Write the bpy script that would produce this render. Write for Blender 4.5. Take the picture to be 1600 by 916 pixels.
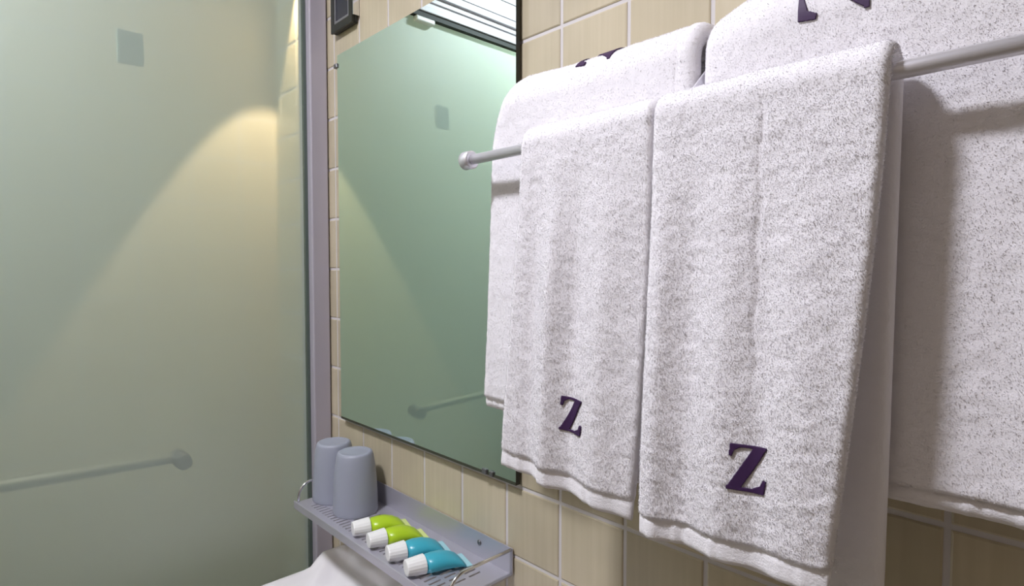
import bpy, bmesh, math, random
import numpy as np
from mathutils import Vector, Matrix

scene = bpy.context.scene
for o in list(bpy.data.objects):
    bpy.data.objects.remove(o)
col = scene.collection
random.seed(7)

# ------------------------------------------------------------------ camera
IMG_W, IMG_H = 1600.0, 916.0
FOCAL_PX = 908.0
CAM = Vector((0.0, -0.545, 1.35))
YAW = math.radians(43.555)       # camera axis, measured from -x towards the tiled wall (+y)
PITCH = math.radians(2.27)       # slightly down
cam_data = bpy.data.cameras.new('camera')
cam_data.sensor_fit = 'HORIZONTAL'
cam_data.sensor_width = 36.0
cam_data.lens = 36.0 * FOCAL_PX / IMG_W
cam_data.clip_start = 0.01
cam = bpy.data.objects.new('camera', cam_data)
col.objects.link(cam)
fwd = Vector((-math.cos(YAW) * math.cos(PITCH), math.sin(YAW) * math.cos(PITCH), -math.sin(PITCH)))
cam.location = CAM
cam.rotation_euler = fwd.to_track_quat('-Z', 'Y').to_euler()
scene.camera = cam

# ------------------------------------------------------------------ world, lamp settings, exposure
world = bpy.data.worlds.new('world')
world.use_nodes = True
world.node_tree.nodes['Background'].inputs[0].default_value = (0.5, 0.5, 0.52, 1)
world.node_tree.nodes['Background'].inputs[1].default_value = 0.0
scene.world = world
scene.view_settings.view_transform = 'Standard'
scene.view_settings.look = 'None'
scene.view_settings.gamma = 1.0
scene.view_settings.use_curve_mapping = False
scene.view_settings.exposure = 0.0
LAMP_POS = (-0.570, -0.850, 2.325)
LAMP_RADIUS = 0.09
LAMP_STRENGTH = 262.0
SHOWER_FILL_STRENGTH = 165.0
SHOWER_FILL_COLOUR = (0.93, 1.0, 1.06, 1)
SPOT_ENERGY = 30.0
LAMP_COLOUR = (0.965, 0.965, 1.055, 1)
cy = scene.cycles
cy.use_denoising = True
try:
    cy.denoiser = 'OPENIMAGEDENOISE'
except Exception:
    pass
cy.max_bounces = 14
cy.diffuse_bounces = 7
cy.glossy_bounces = 6
cy.transmission_bounces = 10
cy.caustics_reflective = True
cy.caustics_refractive = True
cy.blur_glossy = 0.0
cy.sample_clamp_indirect = 5.0
cy.sample_clamp_direct = 0.0
cy.use_guiding = False
cy.guiding_training_samples = 64
cy.use_surface_guiding = True

# ------------------------------------------------------------------ helpers
def link(o, parent=None):
    col.objects.link(o)
    if parent is not None:
        o.parent = parent
    return o

def from_bm(name, bm, mats, parent=None, smooth=False, loc=None):
    me = bpy.data.meshes.new(name)
    bm.normal_update()
    bm.to_mesh(me)
    bm.free()
    if not isinstance(mats, (list, tuple)):
        mats = [mats]
    for m in mats:
        me.materials.append(m)
    if smooth:
        me.polygons.foreach_set('use_smooth', [True] * len(me.polygons))
    o = bpy.data.objects.new(name, me)
    if loc is not None:
        o.location = loc
    return link(o, parent)

def empty(name, loc=(0, 0, 0)):
    o = bpy.data.objects.new(name, None)
    o.empty_display_size = 0.05
    o.location = loc
    return link(o)

def tag(o, label=None, cat=None, group=None, kind=None):
    if label: o['label'] = label
    if cat: o['category'] = cat
    if group: o['group'] = group
    if kind: o['kind'] = kind
    return o

def add_box(bm, x0, x1, y0, y1, z0, z1, mat=0):
    vs = [bm.verts.new(p) for p in ((x0,y0,z0),(x1,y0,z0),(x1,y1,z0),(x0,y1,z0),(x0,y0,z1),(x1,y0,z1),(x1,y1,z1),(x0,y1,z1))]
    fs = []
    for f in ((0,3,2,1),(4,5,6,7),(0,1,5,4),(1,2,6,5),(2,3,7,6),(3,0,4,7)):
        fc = bm.faces.new([vs[i] for i in f]); fc.material_index = mat; fs.append(fc)
    return fs

def bevel_all(bm, w, seg=2):
    bmesh.ops.bevel(bm, geom=bm.edges[:], offset=w, segments=seg, profile=0.5, affect='EDGES', clamp_overlap=True)

def box_obj(name, x0, x1, y0, y1, z0, z1, mat, parent=None, bev=0.0, seg=2):
    bm = bmesh.new(); add_box(bm, x0, x1, y0, y1, z0, z1)
    if bev: bevel_all(bm, bev, seg)
    return from_bm(name, bm, mat, parent, smooth=False)

def add_tube(bm, pts, r, n=14, cap=True):
    pts = [Vector(p) for p in pts]
    rings = []
    prev_n = None
    for i, p in enumerate(pts):
        t = (pts[min(i+1, len(pts)-1)] - pts[max(i-1, 0)]).normalized()
        if prev_n is None:
            a = Vector((0,0,1)) if abs(t.z) < 0.9 else Vector((1,0,0))
            nrm = (a - t*a.dot(t)).normalized()
        else:
            nrm = (prev_n - t*prev_n.dot(t)).normalized()
        prev_n = nrm
        b = t.cross(nrm)
        rr = r[i] if isinstance(r, (list, tuple)) else r
        rings.append([bm.verts.new(p + (nrm*math.cos(2*math.pi*k/n) + b*math.sin(2*math.pi*k/n))*rr) for k in range(n)])
    for a, b in zip(rings[:-1], rings[1:]):
        for k in range(n):
            f = bm.faces.new((a[k], a[(k+1)%n], b[(k+1)%n], b[k])); f.smooth = True
    if cap:
        bm.faces.new(rings[0][::-1]); bm.faces.new(rings[-1])

def add_lathe(bm, prof, n=48, centre=(0,0,0), close_ends=True):
    c = Vector(centre)
    rings = []
    for r, z in prof:
        rings.append([bm.verts.new(c + Vector((r*math.cos(2*math.pi*k/n), r*math.sin(2*math.pi*k/n), z))) for k in range(n)])
    for a, b in zip(rings[:-1], rings[1:]):
        for k in range(n):
            f = bm.faces.new((a[k], a[(k+1)%n], b[(k+1)%n], b[k])); f.smooth = True
    if close_ends:
        bm.faces.new(rings[0][::-1]); bm.faces.new(rings[-1])

# ------------------------------------------------------------------ materials
def principled(name, colour, rough=0.5, metal=0.0, **kw):
    m = bpy.data.materials.new(name)
    m.use_nodes = True
    b = m.node_tree.nodes['Principled BSDF']
    b.inputs['Base Color'].default_value = (*colour, 1)
    b.inputs['Roughness'].default_value = rough
    b.inputs['Metallic'].default_value = metal
    for k, v in kw.items():
        b.inputs[k].default_value = v
    return m

def nodes(m):
    return m.node_tree.nodes, m.node_tree.links, m.node_tree.nodes['Principled BSDF']

def srgb(r, g, b):
    f = lambda c: (c/255/12.92) if c/255 <= 0.04045 else ((c/255+0.055)/1.055)**2.4
    return (f(r), f(g), f(b))

def noise_node(N, L, coord, scale, detail=3.0, vec_scale=(1,1,1), rough=0.5):
    mp = N.new('ShaderNodeMapping'); mp.inputs['Scale'].default_value = vec_scale
    L.new(coord, mp.inputs['Vector'])
    n = N.new('ShaderNodeTexNoise'); n.inputs['Scale'].default_value = scale
    n.inputs['Detail'].default_value = detail; n.inputs['Roughness'].default_value = rough
    L.new(mp.outputs['Vector'], n.inputs['Vector'])
    return n

def make_tile_mat():
    m = principled('tile_glaze', (0.6, 0.5, 0.34), 0.28)
    N, L, B = nodes(m)
    tc = N.new('ShaderNodeTexCoord'); oi = N.new('ShaderNodeObjectInfo'); geo = N.new('ShaderNodeNewGeometry')
    # faint vertical streaks of glaze, world scale
    n1 = noise_node(N, L, geo.outputs['Position'], 1.0, 4.0, (120, 120, 5))
    n2 = noise_node(N, L, geo.outputs['Position'], 9.0, 2.0, (1, 1, 1))
    ramp = N.new('ShaderNodeValToRGB')
    ramp.color_ramp.elements[0].position = 0.3; ramp.color_ramp.elements[0].color = (0.49, 0.43, 0.30, 1)
    ramp.color_ramp.elements[1].position = 0.72; ramp.color_ramp.elements[1].color = (0.54, 0.475, 0.345, 1)
    L.new(n1.outputs['Fac'], ramp.inputs['Fac'])
    mix = N.new('ShaderNodeMix'); mix.data_type = 'RGBA'; mix.blend_type = 'MULTIPLY'; mix.inputs[0].default_value = 0.35
    L.new(ramp.outputs['Color'], mix.inputs[6]); L.new(n2.outputs['Fac'], mix.inputs[7])
    hsv = N.new('ShaderNodeHueSaturation')
    mr = N.new('ShaderNodeMapRange'); mr.inputs['To Min'].default_value = 1.12; mr.inputs['To Max'].default_value = 1.3
    L.new(oi.outputs['Random'], mr.inputs['Value']); L.new(mr.outputs['Result'], hsv.inputs['Value'])
    L.new(mix.outputs[2], hsv.inputs['Color']); L.new(hsv.outputs['Color'], B.inputs['Base Color'])
    bmp = N.new('ShaderNodeBump'); bmp.inputs['Strength'].default_value = 0.05; bmp.inputs['Distance'].default_value = 0.001
    L.new(n1.outputs['Fac'], bmp.inputs['Height']); L.new(bmp.outputs['Normal'], B.inputs['Normal'])
    return m

def make_brick_wall_mat():
    m = principled('tiled_wall_far', (0.6, 0.5, 0.35), 0.35)
    N, L, B = nodes(m)
    geo = N.new('ShaderNodeNewGeometry'); sep = N.new('ShaderNodeSeparateXYZ'); L.new(geo.outputs['Position'], sep.inputs[0])
    add = N.new('ShaderNodeMath'); add.operation = 'ADD'; L.new(sep.outputs['X'], add.inputs[0]); L.new(sep.outputs['Y'], add.inputs[1])
    cmb = N.new('ShaderNodeCombineXYZ'); L.new(add.outputs[0], cmb.inputs['X']); L.new(sep.outputs['Z'], cmb.inputs['Y'])
    br = N.new('ShaderNodeTexBrick'); br.offset = 0.0; br.squash = 1.0
    br.inputs['Scale'].default_value = 1.0; br.inputs['Brick Width'].default_value = 0.0995; br.inputs['Row Height'].default_value = 0.0995
    br.inputs['Mortar Size'].default_value = 0.0022; br.inputs['Mortar Smooth'].default_value = 0.1
    br.inputs['Color1'].default_value = (0.60, 0.54, 0.43, 1); br.inputs['Color2'].default_value = (0.57, 0.51, 0.40, 1); br.inputs['Mortar'].default_value = (0.6, 0.57, 0.54, 1)
    L.new(cmb.outputs[0], br.inputs['Vector']); L.new(br.outputs['Color'], B.inputs['Base Color'])
    return m

def make_terry_mat(name, colour=(0.86, 0.84, 0.87), strength=0.14, scale=520.0):
    m = principled(name, colour, 1.0)
    N, L, B = nodes(m)
    B.inputs['Specular IOR Level'].default_value = 0.05
    B.inputs['Sheen Weight'].default_value = 0.12
    B.inputs['Sheen Roughness'].default_value = 0.6
    tc = N.new('ShaderNodeTexCoord')
    n1 = noise_node(N, L, tc.outputs['Object'], scale, 3.0, (1, 1, 1), 0.6)
    n2 = noise_node(N, L, tc.outputs['Object'], 150.0, 3.0, (1, 1, 1.2), 0.55)
    ad = N.new('ShaderNodeMath'); ad.operation = 'ADD'
    L.new(n1.outputs['Fac'], ad.inputs[0]); L.new(n2.outputs['Fac'], ad.inputs[1])
    bmp = N.new('ShaderNodeBump'); bmp.inputs['Strength'].default_value = strength; bmp.inputs['Distance'].default_value = 0.0025
    L.new(ad.outputs[0], bmp.inputs['Height']); L.new(bmp.outputs['Normal'], B.inputs['Normal'])
    return m

def make_frosted():
    """etched room side of the pane: blurred see-through, some scatter and a broad warm sheen"""
    m = bpy.data.materials.new('frosted_glass'); m.use_nodes = True
    N, L = m.node_tree.nodes, m.node_tree.links
    N.remove(N['Principled BSDF']); out = N['Material Output']
    refr = N.new('ShaderNodeBsdfRefraction'); refr.inputs['Color'].default_value = (0.80, 0.95, 0.90, 1)
    refr.inputs['Roughness'].default_value = 0.30; refr.inputs['IOR'].default_value = 1.15
    dif = N.new('ShaderNodeBsdfDiffuse'); dif.inputs['Color'].default_value = (0.60, 0.70, 0.62, 1)
    glo = N.new('ShaderNodeBsdfGlossy'); glo.inputs['Color'].default_value = (1.0, 1.0, 1.0, 1); glo.inputs['Roughness'].default_value = 0.50
    m2 = N.new('ShaderNodeMixShader'); m2.inputs[0].default_value = 0.40
    L.new(refr.outputs[0], m2.inputs[1]); L.new(dif.outputs[0], m2.inputs[2])
    m3 = N.new('ShaderNodeMixShader'); m3.inputs[0].default_value = 0.06
    L.new(m2.outputs[0], m3.inputs[1]); L.new(glo.outputs[0], m3.inputs[2])
    L.new(m3.outputs[0], out.inputs['Surface'])
    return m

def make_clear():
    m = bpy.data.materials.new('clear_glass_back'); m.use_nodes = True
    N, L = m.node_tree.nodes, m.node_tree.links
    N.remove(N['Principled BSDF']); out = N['Material Output']
    tr = N.new('ShaderNodeBsdfTransparent'); tr.inputs['Color'].default_value = (0.96, 0.99, 0.97, 1)
    L.new(tr.outputs[0], out.inputs['Surface'])
    return m

M = {}
M['tile'] = make_tile_mat()
M['wall_far'] = make_brick_wall_mat()
M['grout'] = principled('grout', (0.63, 0.60, 0.60), 0.9)
M['terry'] = make_terry_mat('terry_cotton')
def make_pile():
    m = bpy.data.materials.new('terry_pile'); m.use_nodes = True
    N, L = m.node_tree.nodes, m.node_tree.links
    N.remove(N['Principled BSDF'])
    d = N.new('ShaderNodeBsdfDiffuse'); d.inputs['Color'].default_value = (0.90, 0.88, 0.91, 1)
    t = N.new('ShaderNodeBsdfTranslucent'); t.inputs['Color'].default_value = (0.90, 0.88, 0.91, 1)
    x = N.new('ShaderNodeMixShader'); x.inputs[0].default_value = 0.42
    L.new(d.outputs[0], x.inputs[1]); L.new(t.outputs[0], x.inputs[2]); L.new(x.outputs[0], N['Material Output'].inputs['Surface'])
    return m
M['pile'] = make_pile()
M['hem'] = make_terry_mat('woven_hem', (0.86, 0.84, 0.87), 0.25, 700.0)
M['purple'] = principled('purple_thread', (0.036, 0.008, 0.060), 0.6)
M['frosted'] = make_frosted()
M['clear'] = make_clear()
M['glass_edge'] = principled('glass_edge_seal', (0.09, 0.12, 0.10), 0.45)
M['alu'] = principled('anodised_aluminium', (0.50, 0.47, 0.54), 0.42, 0.25)
M['alu_white'] = principled('white_aluminium', (0.66, 0.64, 0.69), 0.4, 0.0)
M['tray'] = principled('satin_aluminium', (0.50, 0.49, 0.55), 0.36, 0.5)
M['chrome'] = principled('chrome', (0.82, 0.82, 0.86), 0.12, 1.0)
M['bar'] = principled('satin_steel', (0.80, 0.79, 0.84), 0.38, 0.65)
M['mirror'] = principled('mirror_silver', (0.78, 0.94, 0.88), 0.0, 1.0)
M['black'] = principled('black_paint', (0.012, 0.013, 0.010), 0.4)
M['olive_strip'] = principled('dark_olive', (0.045, 0.05, 0.03), 0.5)
M['navy'] = principled('dark_navy_panel', (0.018, 0.018, 0.035), 0.25)
M['greyline'] = principled('grey_trim', (0.16, 0.16, 0.17), 0.35)
M['porcelain'] = principled('porcelain', (0.82, 0.80, 0.82), 0.12)
M['cup'] = principled('grey_plastic', (0.32, 0.34, 0.41), 0.42)
M['cup'].node_tree.nodes['Principled BSDF'].inputs['Subsurface Weight'].default_value = 0.0
M['plaster'] = principled('white_pvc', (0.80, 0.79, 0.82), 0.4)
M['door'] = principled('brown_wall_paint', (0.32, 0.27, 0.21), 0.6)
M['floor'] = principled('floor_tile', (0.35, 0.31, 0.26), 0.5)
M['rubber'] = principled('dark_rubber', (0.02, 0.022, 0.02), 0.6)
M['knob'] = principled('dark_metal', (0.03, 0.032, 0.035), 0.5, 0.0)
M['hinge'] = principled('grey_green_plastic', (0.30, 0.36, 0.31), 0.5)
M['barin'] = principled('brushed_bar', (0.22, 0.24, 0.22), 0.5)
M['green'] = principled('lime_plastic', (0.42, 0.62, 0.02), 0.3)
M['blue'] = principled('turquoise_plastic', (0.05, 0.40, 0.52), 0.3)
M['capw'] = principled('white_plastic', (0.85, 0.85, 0.84), 0.3)
M['crimp_g'] = principled('pale_lime_film', (0.62, 0.72, 0.25), 0.3)
M['crimp_b'] = principled('pale_turquoise_film', (0.35, 0.62, 0.68), 0.3)
M['screw'] = principled('screw_steel', (0.20, 0.20, 0.21), 0.35, 0.8)
def emitter(name, colour, strength):
    m = bpy.data.materials.new(name); m.use_nodes = True
    n = m.node_tree.nodes; n.remove(n['Principled BSDF'])
    e = n.new('ShaderNodeEmission'); e.inputs['Color'].default_value = colour; e.inputs['Strength'].default_value = strength
    m.node_tree.links.new(e.outputs[0], n['Material Output'].inputs['Surface'])
    return m
M['lamp'] = emitter('lamp_diffuser', LAMP_COLOUR, LAMP_STRENGTH)
M['fill_shower'] = emitter('shower_fill_emitter', SHOWER_FILL_COLOUR, SHOWER_FILL_STRENGTH)

# ------------------------------------------------------------------ room shell
X0, X1 = -2.0, 0.80      # shower far wall, wall behind the camera's right
Y0 = -1.35               # wall opposite the mirror
ZC = 2.34
wall_back = box_obj('wall_back', X0 - 0.1, X1 + 0.1, 0.0018, 0.1, -0.1, ZC + 0.1, M['grout']); tag(wall_back, 'beige square tiled wall with pale grout behind mirror and towels', None, kind='structure')
w = box_obj('wall_left', X0 - 0.1, X0, Y0 - 0.1, 0.0018, -0.1, ZC + 0.1, M['wall_far']); tag(w, 'beige tiled far wall inside the shower', None, kind='structure')
w = box_obj('wall_right', X1, X1 + 0.1, Y0 - 0.1, 0.0018, -0.1, ZC + 0.1, M['door']); tag(w, 'plain brown wall on the right', None, kind='structure')
w = box_obj('wall_front', X0, X1, Y0 - 0.1, Y0, -0.1, ZC + 0.1, M['door']); tag(w, 'plain brown wall opposite the mirror', None, kind='structure')
w = box_obj('floor', X0, X1, Y0, 0.0018, -0.1, 0.0, M['floor']); tag(w, 'brown tiled bathroom floor', None, kind='structure')
ceiling = box_obj('ceiling', X0, X1, Y0, 0.0018, ZC, ZC + 0.1, M['plaster']); tag(ceiling, 'white ribbed plastic panel ceiling', None, kind='structure')
w = box_obj('wall_added', X0, -1.41, -1.15, 0.0, 0.0, 2.10, M['wall_far']); tag(w, 'added beige tiled wall close behind the frosted glass, catching the warm light patch', None, kind='structure')  # added close behind the glass so the warm lamp's patch lands on it
# ribbed ceiling panels: boards running away from the mirror wall
pm = None
xx = X0 + 0.002
while xx + 0.098 < X1:
    if abs(xx + 0.049 - LAMP_POS[0]) < 5:
        if pm is None:
            bm = bmesh.new()
            add_box(bm, 0.0, 0.094, Y0 + 0.002, 0.0, ZC - 0.008, ZC)
            add_box(bm, 0.040, 0.054, Y0 + 0.002, 0.0, ZC - 0.011, ZC - 0.008)
            bevel_all(bm, 0.002, 1)
            o = from_bm('panel', bm, M['plaster'], ceiling); pm = o.data
        else:
            o = link(bpy.data.objects.new('panel', pm), ceiling)
        o.location.x = xx
    xx += 0.1

# wall tiles
PT = 0.09945
TX0, TZ0 = -0.2867, 1.0535
def tile_bm(bm, cx, cz, s=PT - 0.0048):
    h = s / 2; b = 0.0016
    back, mid, top = 0.006, 0.0012, 0.0004
    rings = []
    for hh, y in ((h, back), (h, mid), (h - b, top)):
        rings.append([bm.verts.new((cx + sx*hh, y, cz + sz*hh)) for sx, sz in ((-1,-1),(1,-1),(1,1),(-1,1))])
    for a, c in zip(rings[:-1], rings[1:]):
        for k in range(4):
            bm.faces.new((a[k], a[(k+1)%4], c[(k+1)%4], c[k]))
    bm.faces.new(rings[-1])
bm = bmesh.new(); tile_bm(bm, 0, 0)
tile_me = bpy.data.meshes.new('tile'); bm.normal_update(); bm.to_mesh(tile_me); bm.free(); tile_me.materials.append(M['tile'])
rest = bmesh.new()
for i in range(-18, 12):
    cx = TX0 + (i + 0.5) * PT
    if cx < X0 + 0.04 or cx > X1 - 0.04: continue
    for k in range(-11, 14):
        cz = TZ0 + (k + 0.5) * PT
        if cz < 0.03 or cz > ZC - 0.05: continue
        if -1.2 < cx < 0.12 and 0.74 < cz < 1.97:
            o = link(bpy.data.objects.new('tile', tile_me), wall_back)
            o.location = (cx, 0.0, cz)
        else:
            tile_bm(rest, cx, cz)
o = from_bm('tile_field', rest, M['tile'], wall_back); o['kind'] = 'stuff'

# ------------------------------------------------------------------ ceiling downlight
def downlight(x, y, r, mat, label):
    dl = empty('ceiling_light', (x, y, ZC - 0.011))
    tag(dl, label, 'light')
    bm = bmesh.new()
    add_lathe(bm, [(r, 0.0), (r, -0.003), (r + 0.004, -0.006), (r + 0.018, -0.004), (r + 0.022, -0.001), (r + 0.022, 0.0)], 48, (0, 0, 0), False)
    from_bm('lamp_ring', bm, M['alu_white'], dl, True)
    bm = bmesh.new()
    bmesh.ops.create_circle(bm, cap_ends=True, segments=48, radius=r - 0.0005)
    for f in bm.faces:
        if f.normal.z > 0: f.normal_flip()
    for v in bm.verts: v.co.z = LAMP_POS[2] - (ZC - 0.011)
    from_bm('diffuser', bm, mat, dl)
downlight(LAMP_POS[0], LAMP_POS[1], LAMP_RADIUS, M['lamp'], 'round white ceiling light in front of the mirror')
# unseen dome lamp added on the shower ceiling to light the glass from behind
dm = empty('ceiling_light', (-1.29, -1.06, ZC - 0.011)); tag(dm, 'added unseen domed lamp lighting the frosted glass from behind', 'light')
bm = bmesh.new(); add_lathe(bm, [(0.085, 0.0), (0.085, -0.008), (0.080, -0.010), (0.072, -0.010)], 40); from_bm('lamp_ring', bm, M['alu_white'], dm, True)
bm = bmesh.new(); add_lathe(bm, [(0.071, -0.0105), (0.069, -0.030), (0.060, -0.048), (0.042, -0.060), (0.018, -0.066), (0.004, -0.067)], 32); from_bm('diffuser', bm, M['fill_shower'], dm, True)
# unseen warm pendant lamp, added to throw the bright patch behind the glass
SPX, SPY, SPZ = -1.250, -0.023, 2.010
sl = empty('patch_light', (SPX, SPY, ZC - 0.011)); tag(sl, 'added unseen warm pendant lamp throwing the bright patch behind the glass', 'light')
bm = bmesh.new(); add_tube(bm, [(0, 0, 0), (0, 0, SPZ + 0.06 - (ZC - 0.011))], 0.003, 10); from_bm('stem', bm, M['alu'], sl, True)
bm = bmesh.new(); zz = SPZ - (ZC - 0.011)
add_lathe(bm, [(0.004, 0.062 + zz), (0.017, 0.060 + zz), (0.020, 0.055 + zz), (0.020, -0.004 + zz), (0.018, -0.004 + zz), (0.018, 0.02 + zz), (0.004, 0.021 + zz)], 28); from_bm('shade', bm, M['alu'], sl, True)
ld = bpy.data.lights.new('bulb', 'SPOT'); ld.energy = SPOT_ENERGY; ld.color = (1.0, 0.68, 0.46); ld.spot_size = math.radians(58.4); ld.spot_blend = 0.12; ld.shadow_soft_size = 0.008
lo_ = bpy.data.objects.new('bulb', ld); link(lo_, sl); lo_.location = (0, 0, zz)

# ------------------------------------------------------------------ shower screen
GX = -1.135
ss = empty('shower_screen', (GX, -0.6, 0.0))
tag(ss, 'frosted green glass shower screen in an aluminium frame, left of the mirror', 'shower screen')
inv = Matrix.Translation((-GX, 0.6, 0))
def sp(name, bm, mat, parent=None, smooth=False):
    bm.transform(inv)
    return from_bm(name, bm, mat, ss if parent is None else parent, smooth)
GY1 = -1.30
bm = bmesh.new()
for f in add_box(bm, GX - 0.004, GX + 0.004, GY1, -0.012, 0.05, 1.945, 1):
    f.normal_update()
    if f.normal.x > 0.5: f.material_index = 0
sp('glass_pane', bm, [M['frosted'], M['clear']])
# channel on the wall
bm = bmesh.new()
add_box(bm, -1.166, -1.106, -0.0375, -0.0022, 0.0, 1.99)
bevel_all(bm, 0.0025, 2)
ch = sp('wall_channel', bm, M['alu'])
bm = bmesh.new(); add_box(bm, GX + 0.0045, GX + 0.012, -0.044, -0.038, 0.05, 1.92); sp('edge_seal', bm, M['glass_edge'])
# head rail with ribs
bm = bmesh.new()
add_box(bm, GX - 0.022, GX + 0.015, GY1, -0.038, 1.946, 1.990)
add_box(bm, GX + 0.015, GX + 0.022, GY1, -0.038, 1.940, 1.952)
add_box(bm, GX + 0.015, GX + 0.019, GY1, -0.038, 1.966, 1.972)
add_box(bm, GX + 0.015, GX + 0.022, GY1, -0.038, 1.981, 1.990)
bevel_all(bm, 0.001, 1)
hr = sp('head_rail', bm, M['alu_white'])
bm = bmesh.new()
add_box(bm, GX - 0.018, GX + 0.012, GY1, -0.003, 1.9905, ZC - 0.0115)
zf = 2.004
while zf < ZC - 0.05:
    add_box(bm, GX + 0.012, GX + 0.0145, GY1, -0.003, zf, zf + 0.028)
    zf += 0.040
sp('fascia', bm, M['alu_white'])
bm = bmesh.new(); add_box(bm, GX + 0.0045, GX + 0.018, GY1, -0.05, 1.928, 1.9395); sp('gasket', bm, M['rubber'], hr)
bm = bmesh.new(); add_box(bm, GX + 0.0045, GX + 0.021, -0.292, -0.240, 1.915, 1.927); bevel_all(bm, 0.003, 2); sp('bumper', bm, M['capw'], hr)
bm = bmesh.new(); add_box(bm, GX - 0.022, GX + 0.022, GY1, -0.038, 0.002, 0.05); bevel_all(bm, 0.003, 1); sp('bottom_rail', bm, M['alu'])
bm = bmesh.new(); add_box(bm, GX - 0.022, GX + 0.022, GY1 - 0.03, GY1, 0.0, 1.99); bevel_all(bm, 0.003, 1); sp('end_post', bm, M['alu'])
# fittings on the shower side of the glass
bm = bmesh.new(); add_box(bm, GX - 0.016, GX - 0.0045, -0.349, -0.311, 1.690, 1.744); bevel_all(bm, 0.003, 2); sp('hinge_plate', bm, M['hinge'])
bm = bmesh.new(); add_tube(bm, [(GX - 0.045, -0.27, 1.010), (GX - 0.045, -0.95, 1.035)], 0.009, 16); gb = sp('grab_bar', bm, M['barin'])
bm = bmesh.new(); add_tube(bm, [(GX - 0.0045, -0.265, 1.008), (GX - 0.057, -0.265, 1.010)], 0.0135, 20); sp('bar_mount', bm, M['knob'], gb)
bm = bmesh.new(); add_tube(bm, [(GX - 0.0045, -0.945, 1.035), (GX - 0.057, -0.945, 1.035)], 0.0135, 20); sp('bar_mount', bm, M['knob'], gb)

# ------------------------------------------------------------------ mirror
MX0, MX1, MZ0, MZ1 = -1.046, -0.5542, 1.0645, 1.759
mi = empty('wall_mirror', ((MX0 + MX1)/2, 0, MZ0))
tag(mi, 'rectangular frameless wall mirror with dark edge, hung above the metal shelf', 'mirror')
inv_m = Matrix.Translation((-(MX0 + MX1)/2, 0, -MZ0))
bm = bmesh.new()
fs = add_box(bm, MX0, MX1, -0.011, -0.0040, MZ0, MZ1, 1)
for f in fs:
    f.normal_update()
    if f.normal.y < -0.5: f.material_index = 0
bm.transform(inv_m)
from_bm('mirror_pane', bm, [M['mirror'], M['black']], mi)
bm = bmesh.new(); add_box(bm, MX0, MX1, -0.0112, -0.0025, MZ0 - 0.0042, MZ0 - 0.0002); bm.transform(inv_m); from_bm('bottom_strip', bm, M['olive_strip'], mi)  # thin dark olive strip along the mirror's lower edge
def clip(x0, x1, z0, z1):
    bm = bmesh.new(); add_box(bm, x0, x1, -0.014, -0.0025, z0, z1); bevel_all(bm, 0.001, 1); bm.transform(inv_m)
    from_bm('mirror_clip', bm, M['screw'], mi)
clip(MX0 - 0.010, MX0 + 0.002, 1.736, 1.744)
clip(-0.622, -0.612, MZ0 - 0.004, MZ0 + 0.004)
clip(-0.606, -0.598, MZ0 - 0.004, MZ0 + 0.004)

# ------------------------------------------------------------------ black box on the wall, top left
bb = empty('wall_box', (-1.046, 0, 1.82))
tag(bb, 'small black framed box on the tiles above the mirror corner', 'wall box')
inv_b = Matrix.Translation((1.046, 0, -1.82))
def bp(name, bm, mat):
    bm.transform(inv_b); return from_bm(name, bm, mat, bb)
bx0, bx1, bz0, bz1 = -1.066, -0.984, 1.804, 2.02
bm = bmesh.new(); add_box(bm, bx0, bx1, -0.009, 0.0002, bz0, bz1); bevel_all(bm, 0.003, 2); bp('housing', bm, M['black'])
bm = bmesh.new()
for a in ((bx0, bx0+0.012, bz0, bz1), (bx1-0.012, bx1, bz0, bz1), (bx0+0.012, bx1-0.012, bz0, bz0+0.014), (bx0+0.012, bx1-0.012, bz1-0.014, bz1)):
    add_box(bm, a[0], a[1], -0.013, -0.009, a[2], a[3])
bp('frame', bm, M['black'])
bm = bmesh.new()
for a in ((bx0+0.012, bx0+0.017, bz0+0.014, bz1-0.014), (bx1-0.017, bx1-0.012, bz0+0.014, bz1-0.014), (bx0+0.017, bx1-0.017, bz0+0.014, bz0+0.019), (bx0+0.017, bx1-0.017, bz1-0.019, bz1-0.014)):
    add_box(bm, a[0], a[1], -0.012, -0.009, a[2], a[3])
bp('inner_trim', bm, M['greyline'])
bm = bmesh.new(); add_box(bm, bx0+0.017, bx1-0.017, -0.0105, -0.0091, bz0+0.019, bz1-0.019); bp('panel', bm, M['navy'])
bm = bmesh.new(); add_box(bm, bx1, bx1+0.004, -0.012, 0.0002, bz0+0.012, bz1); bp('side_trim', bm, M['chrome'])

# ------------------------------------------------------------------ shelf
SX0, SX1, SY, SZ = -1.020, -0.569, -0.1165, 0.930
sh = empty('bathroom_shelf', ((SX0+SX1)/2, 0, SZ))
tag(sh, 'satin metal wall shelf with slotted tray and chrome end rails below the mirror', 'shelf')
inv_s = Matrix.Translation((-(SX0+SX1)/2, 0, -SZ))
def shp(name, bm, mat, parent=None, smooth=False):
    bm.transform(inv_s); return from_bm(name, bm, mat, sh if parent is None else parent, smooth)
xs = [SX0]
x = SX0 + 0.035
hx = set()
while x < SX1 - 0.03:
    hx.add(len(xs)); xs += [x, x + 0.0035]; x += 0.0105
xs.append(SX1)
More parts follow.
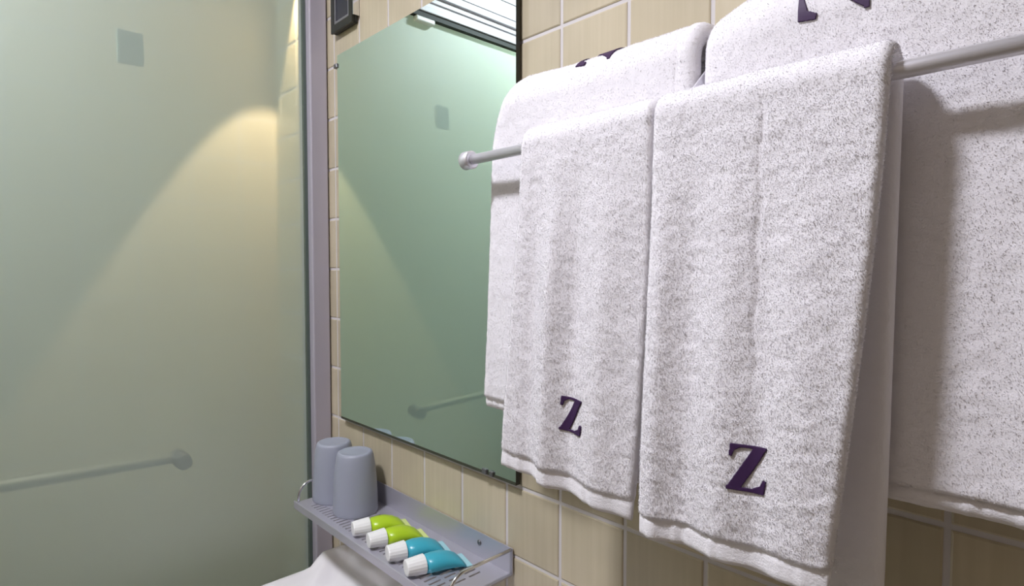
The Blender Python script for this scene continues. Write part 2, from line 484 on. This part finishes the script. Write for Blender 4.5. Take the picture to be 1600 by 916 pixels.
# hole columns are those starting at an odd index
ys = [SY, SY + 0.014, SY + 0.034, SY + 0.040, SY + 0.060, SY + 0.066, SY + 0.086, -0.0035]
holes_y = {1, 3, 5}
bm = bmesh.new()
gv = {}
def V(i, j, z):
    k = (i, j, z)
    if k not in gv: gv[k] = bm.verts.new((xs[i], ys[j], z))
    return gv[k]
zt, zb_ = SZ, SZ - 0.0022
solid = lambda i, j: 0 <= i < len(xs)-1 and 0 <= j < len(ys)-1 and not (i in hx and j in holes_y)
for i in range(len(xs)-1):
    for j in range(len(ys)-1):
        if not solid(i, j): continue
        bm.faces.new((V(i,j,zt), V(i+1,j,zt), V(i+1,j+1,zt), V(i,j+1,zt)))
        bm.faces.new((V(i,j,zb_), V(i,j+1,zb_), V(i+1,j+1,zb_), V(i+1,j,zb_)))
        for (di, dj, a, b) in ((0,-1,(i,j),(i+1,j)), (1,0,(i+1,j),(i+1,j+1)), (0,1,(i+1,j+1),(i,j+1)), (-1,0,(i,j+1),(i,j))):
            if not solid(i+di, j+dj):
                bm.faces.new((V(*a,zb_), V(*b,zb_), V(*b,zt), V(*a,zt)))
shp('tray', bm, M['tray'])
bm = bmesh.new(); add_box(bm, SX0, SX1, SY - 0.0022, SY, SZ - 0.010, SZ + 0.004); bevel_all(bm, 0.0007, 1); shp('front_lip', bm, M['tray'])
bm = bmesh.new(); add_box(bm, SX0, SX1, -0.0034, -0.0018, SZ - 0.002, SZ + 0.036); bp_ = shp('back_plate', bm, M['tray'])
for sx in (-0.6387, -0.95):
    bm = bmesh.new()
    bmesh.ops.create_uvsphere(bm, u_segments=14, v_segments=8, radius=0.0042)
    for v in bm.verts: v.co = Vector((v.co.x, v.co.y * 0.5, v.co.z))
    bm.transform(Matrix.Translation((sx, -0.0038, SZ + 0.021)))
    shp('screw', bm, M['screw'], bp_, True)
for ex in (SX1 - 0.0025, SX0 + 0.0025):
    pts = [(ex, -0.0036, SZ + 0.034), (ex, -0.05, SZ + 0.034), (ex, -0.085, SZ + 0.034)]
    rr = 0.026
    for k in range(1, 9):
        a = math.pi/2 * k/8
        pts.append((ex, -0.085 - rr*math.sin(a), SZ + 0.034 - rr*(1 - math.cos(a))))
    pts.append((ex, -0.085 - rr, SZ + 0.001))
    bm = bmesh.new(); add_tube(bm, pts, 0.0024, 12); shp('end_rail', bm, M['chrome'], None, True)

# ------------------------------------------------------------------ cups, upside down on the tray
def make_cup(x, y, label):
    bm = bmesh.new()
    H = 0.1055
    prof = [(0.0345, 0.004), (0.0350, 0.0), (0.0375, 0.0), (0.0385, 0.002), (0.0380, 0.010), (0.0376, 0.032), (0.0364, 0.056), (0.0344, 0.080), (0.0320, 0.095), (0.0306, 0.1010), (0.0290, 0.1042), (0.0262, H), (0.0240, H - 0.0006), (0.0225, H - 0.0012), (0.012, H - 0.0012)]
    add_lathe(bm, prof, 48)
    o = from_bm('tumbler', bm, M['cup'], None, True, (x, y, SZ))
    return tag(o, label, 'cup', 'two plastic tumblers on the shelf')
make_cup(-0.992, -0.054, 'grey plastic tumbler standing upside down at the far left end of the shelf')
make_cup(-0.913, -0.054, 'grey plastic tumbler standing upside down beside the green tubes')

# ------------------------------------------------------------------ toiletry tubes lying on the tray
def make_tube(x, y, rz, body, crimp, label, group):
    t = empty('toiletry_tube', (x, y, SZ)); t.rotation_euler.z = rz
    tag(t, label, 'toiletry tube', group)
    n = 24
    # along +y (towards wall): cap, shoulder, body, crimp
    secs = [(-0.020, 0.0105, 0.0105), (-0.014, 0.0172, 0.0118), (-0.004, 0.0185, 0.0122), (0.008, 0.0188, 0.0118), (0.020, 0.0190, 0.0098), (0.030, 0.0192, 0.0070), (0.037, 0.0194, 0.0032)]
    bm = bmesh.new(); rings = []
    for yy, a, b in secs:
        rings.append([bm.verts.new((a*math.cos(2*math.pi*k/n), yy, b*(1 + math.sin(2*math.pi*k/n)) + 0.0002)) for k in range(n)])
    for A, Bq in zip(rings[:-1], rings[1:]):
        for k in range(n):
            f = bm.faces.new((A[k], Bq[k], Bq[(k+1)%n], A[(k+1)%n])); f.smooth = True
    bm.faces.new(rings[0]); bm.faces.new(rings[-1][::-1])
    from_bm('body', bm, body, t)
    bm = bmesh.new(); add_box(bm, -0.0195, 0.0195, 0.0365, 0.046, 0.002, 0.0042); bevel_all(bm, 0.0008, 1)
    from_bm('crimp', bm, crimp, t)
    bm = bmesh.new()
    prof = [(-0.046, 0.0085), (-0.0455, 0.0102), (-0.044, 0.0108), (-0.024, 0.0126), (-0.0195, 0.0128), (-0.0190, 0.0120)]
    rings = []
    for yy, r in prof:
        rings.append([bm.verts.new((1.15*r*math.cos(2*math.pi*k/36)*(1 + 0.02*(k % 2)), yy, 0.0129 + r*math.sin(2*math.pi*k/36)*(1 + 0.02*(k % 2)))) for k in range(36)])
    for A, Bq in zip(rings[:-1], rings[1:]):
        for k in range(36):
            bm.faces.new((A[k], Bq[k], Bq[(k+1)%36], A[(k+1)%36]))
    bm.faces.new(rings[0]); bm.faces.new(rings[-1][::-1])
    from_bm('cap', bm, M['capw'], t)
make_tube(-0.811, -0.064, -0.28, M['green'], M['crimp_g'], 'lime green toiletry tube with white cap, next to the tumblers', 'green tubes on the shelf')
make_tube(-0.7605, -0.066, -0.24, M['green'], M['crimp_g'], 'lime green toiletry tube with white cap, next to the blue tubes', 'green tubes on the shelf')
make_tube(-0.704, -0.067, -0.28, M['blue'], M['crimp_b'], 'turquoise blue toiletry tube with white cap, next to the green tubes', 'blue tubes on the shelf')
make_tube(-0.652, -0.070, -0.26, M['blue'], M['crimp_b'], 'turquoise blue toiletry tube with white cap, nearest the right end rail', 'blue tubes on the shelf')

# ------------------------------------------------------------------ washbasin below the shelf
def make_basin():
    bx0, bx1, by0, by1 = -1.032, -0.50, -0.43, -0.003
    zr = 0.795
    def rr_contour(inset, r, n=10, back_inset=None):
        a0, a1, b0, b1 = bx0 + inset, bx1 - inset, by0 + inset, by1 - (inset if back_inset is None else back_inset)
        pts = []
        for (cx, cyy, s, rad) in ((a1 - 0.02, b1 - 0.02, 0.0, 0.02), (a0 + 0.02, b1 - 0.02, 0.5, 0.02), (a0 + r, b0 + r, 1.0, r), (a1 - r, b0 + r, 1.5, r)):
            for k in range(n + 1):
                an = math.pi * (s + 0.5 * k / n)
                pts.append((cx + rad*math.cos(an), cyy + rad*math.sin(an)))
        out = []
        for i, p in enumerate(pts):      # add points along the straights
            q = pts[(i+1) % len(pts)]
            d = math.dist(p, q); m = max(1, int(d / 0.012))
            for k in range(m): out.append((p[0] + (q[0]-p[0])*k/m, p[1] + (q[1]-p[1])*k/m))
        return out
    base = rr_contour(0.0, 0.14)
    cxm, cym = (bx0 + bx1)/2, -0.235
    def rise(y):                         # raised ledge at the wall
        t = min(1, max(0, (y + 0.090) / 0.032)); return 0.022 * t*t*(3 - 2*t)
    bm = bmesh.new()
    N_ = len(base)
    rings = []
    # outer body from below, rim, bowl
    for sc, dz, follow in ((0.45, -0.17, 0), (0.72, -0.15, 0), (0.90, -0.085, 0.3), (0.975, -0.035, 1), (0.995, -0.012, 1), (1.0, -0.005, 1), (0.997, -0.001, 1), (0.985, 0.0, 1), (0.955, -0.001, 1), (0.925, -0.004, 0.9)):
        ring = []
        for (px, py) in base:
            yq = py if py > -0.10 else cym + (py - cym)*sc
            yq = cym + (py - cym) * (sc if py < -0.06 else (sc if sc < 0.9 else 1.0 - (1.0 - sc)*0.5))
            xq = cxm + (px - cxm) * sc
            ring.append(bm.verts.new((xq, min(yq, by1), zr + dz + follow*rise(yq))))
        rings.append(ring)
    for rad, dz in ((0.94, -0.010), (0.90, -0.030), (0.84, -0.065), (0.70, -0.105), (0.45, -0.125), (0.12, -0.130)):
        ring = []
        for (px, py) in base:
            an = math.atan2((py - cym)/0.165, (px - cxm)/0.235)
            ring.append(bm.verts.new((cxm + 0.235*rad*math.cos(an), cym - 0.012 + 0.150*rad*math.sin(an), zr + dz)))
        rings.append(ring)
    for a, b in zip(rings[:-1], rings[1:]):
        for k in range(N_):
            f = bm.faces.new((a[k], a[(k+1)%N_], b[(k+1)%N_], b[k])); f.smooth = True
    bm.faces.new(rings[0][::-1]); bm.faces.new(rings[-1])
    t = empty('washbasin', (cxm, by1, zr - 0.17)); tag(t, 'white porcelain washbasin with raised back ledge under the metal shelf', 'washbasin')
    bm.transform(Matrix.Translation((-cxm, -by1, -(zr - 0.17))))
    from_bm('bowl', bm, M['porcelain'], t)
    bm = bmesh.new(); add_lathe(bm, [(0.022, 0.0), (0.022, 0.003), (0.018, 0.004), (0.006, 0.003)], 24, (0, cym - 0.012 - by1, 0.17 - 0.130))
    from_bm('drain', bm, M['chrome'], t, True)
make_basin()

# ------------------------------------------------------------------ towel rack
BY, BZ, BR = -0.125, 1.472, 0.0055          # front bar
RY, RZ = -0.060, 1.530                      # rear bar
rk = empty('towel_rack', (-0.2485, 0.0, 1.47))
tag(rk, 'wall mounted steel towel rack with two bars, holding the white towels', 'towel rack')
inv_r = Matrix.Translation((0.2485, 0.0, -1.47))
def rp(name, bm, mat, parent=None, smooth=False):
    bm.transform(inv_r); return from_bm(name, bm, mat, rk if parent is None else parent, smooth)
bm = bmesh.new(); add_tube(bm, [(-0.505, BY, BZ + 0.0015), (-0.2, BY, BZ), (0.20, BY, BZ)], BR, 24); fb = rp('front_bar', bm, M['bar'])
bm = bmesh.new()
add_tube(bm, [(-0.520, BY, BZ + 0.0015), (-0.5185, BY, BZ + 0.0015), (-0.507, BY, BZ + 0.0015), (-0.5055, BY, BZ + 0.0015)], [0.0085, 0.0102, 0.0102, 0.0085], 24)
rp('end_cap', bm, M['bar'], fb)
bm = bmesh.new(); add_tube(bm, [(-0.500, RY, RZ), (0.20, RY, RZ)], BR, 20); rp('rear_bar', bm, M['bar'])
for ax in (-0.2487, 0.205):
    bm = bmesh.new()
    pl = [(-0.002, 1.44), (-0.002, 1.53), (RY, RZ + 0.004), (RY - 0.01, RZ), (BY - 0.004, BZ + 0.004), (BY - 0.006, BZ - 0.002), (BY + 0.004, BZ - 0.006), (-0.05, 1.475)]
    a = [bm.verts.new((ax - 0.0009, p[0], p[1])) for p in pl]; b = [bm.verts.new((ax + 0.0009, p[0], p[1])) for p in pl]
    bm.faces.new(a); bm.faces.new(b[::-1])
    for k in range(len(pl)):
        bm.faces.new((a[k], b[k], b[(k+1)%len(pl)], a[(k+1)%len(pl)]))
    bmesh.ops.recalc_face_normals(bm, faces=bm.faces[:])
    rp('bracket', bm, M['bar'])

# ------------------------------------------------------------------ towels
def sstep(a, b, x):
    t = np.clip((x - a) / (b - a), 0, 1); return t*t*(3 - 2*t)

class VNoise:
    def __init__(self, seed):
        self.g = np.random.RandomState(seed).rand(256, 256) * 2 - 1
    def __call__(self, x, y):
        xi = np.floor(x).astype(int); yi = np.floor(y).astype(int)
        fx = x - xi; fy = y - yi
        fx = fx*fx*(3-2*fx); fy = fy*fy*(3-2*fy)
        g = self.g
        a = g[xi % 256, yi % 256]; b = g[(xi+1) % 256, yi % 256]; c = g[xi % 256, (yi+1) % 256]; d = g[(xi+1) % 256, (yi+1) % 256]
        return (a*(1-fx)+b*fx)*(1-fy) + (c*(1-fx)+d*fx)*fy

class Towel:
    """A folded towel draped over a bar: a flat rounded section swept over the bar."""
    def __init__(self, seed, by, bz, R, T, y_back, z_back, y_front, z_front, edges, wrinkle, hem=0.018, amp=0.00045, slant=0.0, side_hem=0.0, step=0.0022):
        self.T, self.hem, self.amp, self.wrinkle, self.edges, self.slant, self.side_hem = T, hem, amp, wrinkle, edges, slant, side_hem
        self.n1, self.n2 = VNoise(seed), VNoise(seed + 50)
        # centre line (y, z), back bottom -> over the bar -> front bottom
        pts = []
        for k in range(60):
            t = k/60; s = 1 - (1 - t)**1.0
            pts.append((y_back + (by + R - y_back)*(s*s*(3-2*s)), z_back + (bz - z_back)*t))
        for k in range(40):
            a = math.pi*k/40; pts.append((by + R*math.cos(a), bz + R*math.sin(a)))
        for k in range(81):
            t = k/80; s = t*t*(3-2*t)
            pts.append((by - R + (y_front - (by - R))*s, bz + (z_front - bz)*t))
        P = np.array(pts)
        seg = np.hypot(*np.diff(P, axis=0).T); S = np.concatenate([[0], np.cumsum(seg)])
        self.S, self.P, self.L = S, P, S[-1]
        self.u_top = S[80]
        self.nu = int(self.L/step); self.step = step
    def line(self, u):
        u = np.clip(u, 0, self.L)
        y = np.interp(u, self.S, self.P[:,0]); z = np.interp(u, self.S, self.P[:,1])
        e = 0.004
        ua, ub = np.clip(u-e, 0, self.L), np.clip(u+e, 0, self.L)
        ty = np.interp(ub, self.S, self.P[:,0]) - np.interp(ua, self.S, self.P[:,0]); tz = np.interp(ub, self.S, self.P[:,1]) - np.interp(ua, self.S, self.P[:,1])
        l = np.hypot(ty, tz); ty, tz = ty/l, tz/l
        return y, z, ty, tz, tz, -ty      # position, tangent, outward normal
    def fields(self, u, w):
        """x of point, shift along normal and along z for centre surface, w in [-1, 1]"""
        f = (u - self.u_top) / (self.L - self.u_top)     # 0 at top, 1 front hem, negative at back
        xl, xr = self.edges(f)
        x = xl + (xr - xl) * (w + 1)/2
        return x, self.wrinkle(f, w, x), f
    def surf(self, u, w, h, terry=True, hemscale=True):
        """point on the towel; h in [-1, 1] through thickness"""
        y, z, ty, tz, ny, nz = self.line(u)
        x, sh_, f = self.fields(u, w)
        T = np.full_like(u, self.T)
        d_end = self.L - u; d_start = u
        if self.hem > 0 and hemscale:
            inh = sstep(self.hem + 0.002, self.hem - 0.001, d_end)
            groove = np.exp(-((d_end - self.hem)/0.0016)**2)
            T = T * (1 - 0.38*inh - 0.22*groove)
        off = h * T/2 + sh_
        if terry:
            k = 1.0
            if self.hem > 0: k = 1 - 0.85*sstep(self.hem + 0.001, self.hem - 0.001, d_end)
            if self.side_hem > 0: k = k * (1 - 0.9*sstep(self.side_hem+0.002, self.side_hem, (1 - w)/2*0.26))
            if self.side_hem > 0:
                dsh = (1 - w)/2*0.26
                ins = sstep(self.side_hem + 0.001, self.side_hem - 0.001, dsh) * (h > 0.5)
                off = off + ins*0.0006*np.sin(u*2*math.pi/0.0055) - 0.0011*np.exp(-((dsh - self.side_hem)/0.0012)**2)*(h > 0.5)
            nn = self.n1(x*330 + 40, u*300 + 7) * 0.55 + self.n2(x*120 + 3, u*170) * 0.7 + self.n1(x*38, u*55 + 9) * 0.7
            if self.hem > 0:
                off = off + np.where(d_end < self.hem, 0.0010*self.n2(x*190, u*0 + 4), 0)
            off = off + self.amp * nn * k * np.sign(h + 1e-9) * np.minimum(1, np.abs(h)*1.5)
        zz = -self.slant * w * np.clip(f, 0, 1)
        return x, y + ny*off, z + nz*off + zz, ny, nz
    def build(self, name, mats):
        wi = 1.0
        xl, xr = self.edges(np.array([0.3])); W = float((xr - xl)[0])
        e = self.T / W                              # rounded side as a fraction of w (half thickness over half width)
        no = int(W/self.step)
        wo = np.linspace(-1 + e, 1 - e, no)
        k = np.linspace(0, math.pi, 10)[1:-1]
        wr, hr = 1 - e + e*np.sin(k), np.cos(k)
        wi_ = np.linspace(1 - e, -1 + e, 40)
        wl, hl = -1 + e - e*np.sin(k), -np.cos(k)
        w = np.concatenate([wo, wr, wi_, wl]); h = np.concatenate([np.ones(no), hr, -np.ones(40), hl])
        if self.side_hem > 0: pass
        m = len(w)
        u = np.linspace(0, self.L, self.nu)
        U, Wg = np.meshgrid(u, w, indexing='ij'); Hg = np.broadcast_to(h, U.shape).copy()
        # round both free ends
        r = self.T*0.42
        for dd in (U, self.L - U):
            Hg *= np.sqrt(np.clip(1 - np.clip((r - dd)/r, 0, 0.97)**2, 0, 1))
        x, y, z, _, _ = self.surf(U.ravel(), Wg.ravel(), Hg.ravel())
        co = np.stack([x, y, z], 1)
        nu = len(u)
        idx = np.arange(nu*m).reshape(nu, m)
        a = idx[:-1]; b = idx[1:]
        quads = np.stack([a, b, np.roll(b, -1, 1), np.roll(a, -1, 1)], -1).reshape(-1, 4)
        self.root = np.array([float((xl + xr)[0]/2), self.P[80, 0], self.P[-1, 1]])
        co = co - self.root
        me = bpy.data.meshes.new(name)
        nq = len(quads)
        me.vertices.add(len(co)); me.vertices.foreach_set('co', co.astype(np.float32).ravel())
        me.loops.add(nq*4 + 2*m); me.polygons.add(nq + 2)
        caps = np.concatenate([idx[0], idx[-1][::-1]])
        me.loops.foreach_set('vertex_index', np.concatenate([quads.ravel(), caps]).astype(np.int32))
        starts = np.concatenate([np.arange(nq)*4, [nq*4, nq*4 + m]])
        me.polygons.foreach_set('loop_start', starts.astype(np.int32))
        me.polygons.foreach_set('use_smooth', [True]*(nq+2))
        # woven hems get the flatter cloth
        uu = (U[:-1] + U[1:]).reshape(-1)/2; ww = np.broadcast_to(w, U.shape)[:-1].reshape(-1)
        mi_ = np.zeros(nq + 2, np.int32)
        mi_[:nq][(self.L - uu) < self.hem] = 1
        if self.side_hem > 0: mi_[:nq][((1 - ww)/2*0.26 < self.side_hem)] = 1
        me.polygons.foreach_set('material_index', mi_)
        me.update(); me.validate()
        for mt in mats: me.materials.append(mt)
        return me
    def pile(self, n, seed, u0, length=0.0013, letter=None):
        rs = np.random.RandomState(seed)
        u = rs.uniform(u0, self.L - self.hem - 0.001, n)
        w = rs.uniform(-1.0, 1.0, n)
        xl, xr = self.edges(np.array([0.3])); W = float((xr - xl)[0]); e = self.T/W
        if self.side_hem > 0:
            keep = ((1 - w)/2*0.26 > self.side_hem + 0.001) | (rs.rand(n) < 0.4); u, w = u[keep], w[keep]
        h = np.ones(len(u)); sx = np.zeros(len(u))
        # towards the side edges the base follows the rounded side
        over = np.clip((np.abs(w) - (1 - e))/e, 0, 1); side = np.sign(w)
        k_ = over*math.pi*0.62
        edge = over > 0
        w = np.where(edge, side*(1 - e + e*np.sin(k_)), w); h = np.where(edge, np.cos(k_), h); sx = np.where(edge, side*np.sin(k_), 0)
        x, y, z, ny, nz = self.surf(u, w, h)
        if letter is not None:
            keep = ~letter(u, w, self)
            x, y, z, ny, nz, sx, h = [q[keep] for q in (x, y, z, ny, nz, sx, h)]
        n = len(x)
        B = np.stack([x, y, z], 1) - self.root
        Nn = np.stack([sx, ny*h, nz*h], 1)
        d = Nn + rs.normal(0, 0.65, (n, 3)) + np.array([0, 0, -0.25])
        d /= np.linalg.norm(d, axis=1)[:, None]
        s = np.cross(d, rs.normal(0, 1, (n, 3))); s /= np.linalg.norm(s, axis=1)[:, None]
        ln = length*rs.uniform(0.5, 1.25, n)[:, None]; wd = 0.00030*rs.uniform(0.7, 1.4, n)[:, None]
        nrm = Nn + 0.40*(d - Nn); nrm /= np.linalg.norm(nrm, axis=1)[:, None]
        flip = np.sign(np.einsum('ij,ij->i', np.cross(2*s, d), nrm)); s = s*flip[:, None]
        base = B - Nn*0.0003
        co = np.stack([base - s*wd, base + s*wd, base + d*ln], 1).reshape(-1, 3)
        me = bpy.data.meshes.new('terry_pile')
        me.vertices.add(3*n); me.vertices.foreach_set('co', co.astype(np.float32).ravel())
        me.loops.add(3*n); me.polygons.add(n)
        me.loops.foreach_set('vertex_index', np.arange(3*n, dtype=np.int32)); me.polygons.foreach_set('loop_start', np.arange(n, dtype=np.int32)*3)
        me.update()
        me.polygons.foreach_set('use_smooth', np.ones(n, bool))
        me.normals_split_custom_set_from_vertices(np.repeat(nrm, 3, 0).astype(np.float32))
        me.materials.append(M['pile'])
        return me

ZPOLYS = [[(0.08, 1.0), (1.0, 1.0), (1.0, 0.94), (0.12, 0.93)],
          [(0.07, 1.0), (0.34, 0.94), (0.17, 0.86), (0.115, 0.72), (0.04, 0.74)],
          [(0.66, 0.97), (1.0, 0.97), (0.34, 0.03), (0.0, 0.03)],
          [(0.0, 0.0), (0.96, 0.0), (0.96, 0.07), (0.0, 0.07)],
          [(0.96, 0.0), (1.02, 0.30), (0.94, 0.31), (0.86, 0.17), (0.60, 0.06)]]
def in_poly(px, py, poly):
    inside = np.zeros(px.shape, bool)
    n = len(poly); j = n - 1
    for i in range(n):
        xi, yi = poly[i]; xj, yj = poly[j]
        c = ((yi > py) != (yj > py)) & (px < (xj - xi)*(py - yi)/((yj - yi) + 1e-12) + xi)
        inside ^= c; j = i
    return inside
def in_z(a, b):
    r_ = np.zeros(a.shape, bool)
    for p in ZPOLYS: r_ |= in_poly(a, b, p)
    return r_

class Letter:
    def __init__(self, x, u, wd, ht, rot=False):
        self.x, self.u, self.wd, self.ht, self.rot = x, u, wd, ht, rot
    def ab(self, x, u):
        a = (x - self.x)/self.wd + 0.5; b = (self.u - u)/self.ht + 0.5     # a right, b up (u runs down)
        if self.rot: a, b = b, 1 - a         # letter turned a quarter turn counter-clockwise
        return a, b
    def __call__(self, u, w, tw):
        x, _, _ = tw.fields(u, w)
        a, b = self.ab(x, u)
        return in_z(a, b)
    def mesh(self, tw, g=0.0004):
        nx, ny_ = int(self.wd*1.1/g), int(self.ht*1.1/g)
        xs_ = self.x + (np.arange(nx + 1) - nx/2)*g; us = self.u + (np.arange(ny_ + 1) - ny_/2)*g
        Xg, Ug = np.meshgrid(xs_, us, indexing='ij')
        f = (Ug - tw.u_top)/(tw.L - tw.u_top)
        xl, xr = tw.edges(f)
        Wg = (Xg - xl)/(xr - xl)*2 - 1
        _, y, z, ny, nz = tw.surf(Ug.ravel(), Wg.ravel(), np.ones(Ug.size), terry=False)
        off = 0.0008
        co = np.stack([Xg.ravel(), y + ny*off, z + nz*off], 1) - tw.root
        cx_ = (Xg[:-1,:-1] + Xg[1:,1:])/2; cu = (Ug[:-1,:-1] + Ug[1:,1:])/2
        a, b = self.ab(cx_, cu)
        ok = in_z(a, b)
        idx = np.arange(Xg.size).reshape(Xg.shape)
        fc = np.stack([idx[:-1,:-1], idx[:-1,1:], idx[1:,1:], idx[1:,:-1]], -1)[ok]
        used = np.unique(fc); remap = -np.ones(Xg.size, int); remap[used] = np.arange(len(used))
        me = bpy.data.meshes.new('embroidered_letter')
        me.from_pydata(co[used].tolist(), [], remap[fc].tolist())
        me.polygons.foreach_set('use_smooth', [True]*len(me.polygons))
        me.materials.append(M['purple']); me.update()
        return me

def place_towel(name, tw, label, group, letter, n_pile, seed, u0):
    me = tw.build('cloth', [M['terry'], M['hem']])
    root = empty(name, tuple(tw.root)); tag(root, label, 'towel', group)
    link(bpy.data.objects.new('cloth', me), root)
    lo = link(bpy.data.objects.new('embroidered_letter', letter.mesh(tw)), root)
    lo['label'] = 'dark purple embroidered serif letter Z'
    md = lo.modifiers.new('thickness', 'SOLIDIFY'); md.thickness = 0.0012; md.offset = 0.0
    p = link(bpy.data.objects.new('terry_pile', tw.pile(n_pile, seed, u0, letter=letter)), root); p['kind'] = 'stuff'
    return root

G = lambda x, c, s: np.exp(-((x - c)/s)**2)

# left bath towel on the rear bar
def edges_b1(f):
    ff = np.clip(f, 0, 1); t = np.clip(-f, 0, 1)
    top = G(f, 0, 0.16)
    xl = -0.5065 - 0.020*ff**1.3 + 0.028*G(f, -0.02, 0.13) - 0.010*t
    xr = np.full_like(ff, -0.2515)
    return xl, xr
def wr_b1(f, w, x):
    return 0.0022*np.sin(x*38 + 1.0)*sstep(0.1, 0.9, f) + 0.004*G(w, -0.9, 0.35)*G(f, 0.0, 0.2) + 0.0015*np.sin(x*90)*sstep(0.3, 1, f) - 0.006*G(w, -1.0, 0.10)*G(f, 0, 0.15)
b1 = Towel(11, RY, RZ, 0.027, 0.020, -0.020, 1.22, -0.087, 1.186, edges_b1, wr_b1, hem=0.012, amp=0.0004, side_hem=0.0175, step=0.0025)
u_of = lambda tw, z: tw.L - np.interp(z, tw.P[100:,1][::-1], (tw.L - tw.S[100:])[::-1])
place_towel('bath_towel', b1, 'white terry bath towel on the rear bar, nearest the mirror', 'bath towels on the rear bar',
            Letter(-0.365, b1.u_top + 0.005, 0.044, 0.042, True), 120000, 21, b1.u_top - 0.03)

# right bath towel on the rear bar
def edges_b2(f):
    ff = np.clip(f, 0, 1)
    xl = -0.2460 + 0.000*ff
    xr = 0.035 + 0.008*ff
    return xl, xr
def wr_b2(f, w, x):
    return 0.0025*np.sin(x*30 + 0.5)*sstep(0.1, 0.9, f) + 0.0015*np.sin(x*75 + 2)*sstep(0.3, 1, f) + 0.008*G(f, 0, 0.22)*sstep(-1.0, -0.55, w) - 0.004*sstep(-0.8, -1.0, w)*G(f, 0, 0.15)
b2 = Towel(12, RY, RZ, 0.027, 0.020, -0.020, 1.22, -0.087, 1.194, edges_b2, wr_b2, hem=0.012, amp=0.00045, step=0.0023)
place_towel('bath_towel', b2, 'white terry bath towel on the rear bar, hanging at the right edge', 'bath towels on the rear bar',
            Letter(-0.1435, b2.u_top + 0.0255, 0.045, 0.045, True), 140000, 22, b2.u_top - 0.03)

# left hand towel on the front bar
def edges_h1(f):
    ff = np.clip(f, 0, 1)
    return -0.4105 - 0.026*ff**1.2, -0.2622 - 0.016*ff**2
def wr_h1(f, w, x):
    g = sstep(0.02, 0.55, f)
    c = -0.36 - 0.012*np.clip(f, 0, 1)
    return g*(0.0068*G(x, c, 0.011) - 0.0050*G(x, c + 0.026, 0.012) + 0.0040*G(x, c + 0.060, 0.014) - 0.0040*G(x, c - 0.026, 0.011) - 0.004*G(w, 1.0, 0.25))
h1 = Towel(13, BY, BZ, 0.0135, 0.0115, -0.1105, 1.160, -0.1445, 1.1445, edges_h1, wr_h1, hem=0.017, amp=0.00045, slant=0.005)
place_towel('hand_towel', h1, 'white terry hand towel on the front bar, the one nearer the mirror', 'hand towels on the front bar',
            Letter(-0.3405, u_of(h1, 1.219), 0.027, 0.0315), 110000, 23, h1.u_top - 0.02)

# right hand towel on the front bar
def edges_h2(f):
    ff = np.clip(f, 0, 1); t = np.clip(-f, 0, 1)
    return -0.2612 - 0.002*ff, -0.0985 - 0.024*ff**1.4 - 0.004*t
def wr_h2(f, w, x):
    g = sstep(0.02, 0.6, f)
    cr = sstep(0.03, 0.12, f)*sstep(0.75, 0.45, f)
    return g*(0.0045*G(x, -0.248, 0.009) - 0.0048*G(x, -0.224, 0.012) + 0.0036*G(x, -0.194, 0.012) - 0.0024*G(x, -0.168, 0.009) + 0.0032*G(x, -0.14, 0.016)) - 0.0012*cr*G(x + 0.0015*np.sin(f*40), -0.1735, 0.0022)
h2 = Towel(14, BY, BZ, 0.0135, 0.0125, -0.1100, 1.120, -0.1520, 1.141, edges_h2, wr_h2, hem=0.017, amp=0.0005, slant=-0.003, step=0.0019)
place_towel('hand_towel', h2, 'white terry hand towel on the front bar, the one nearer the camera', 'hand towels on the front bar',
            Letter(-0.1745, u_of(h2, 1.213), 0.0255, 0.0320), 140000, 24, h2.u_top - 0.02)
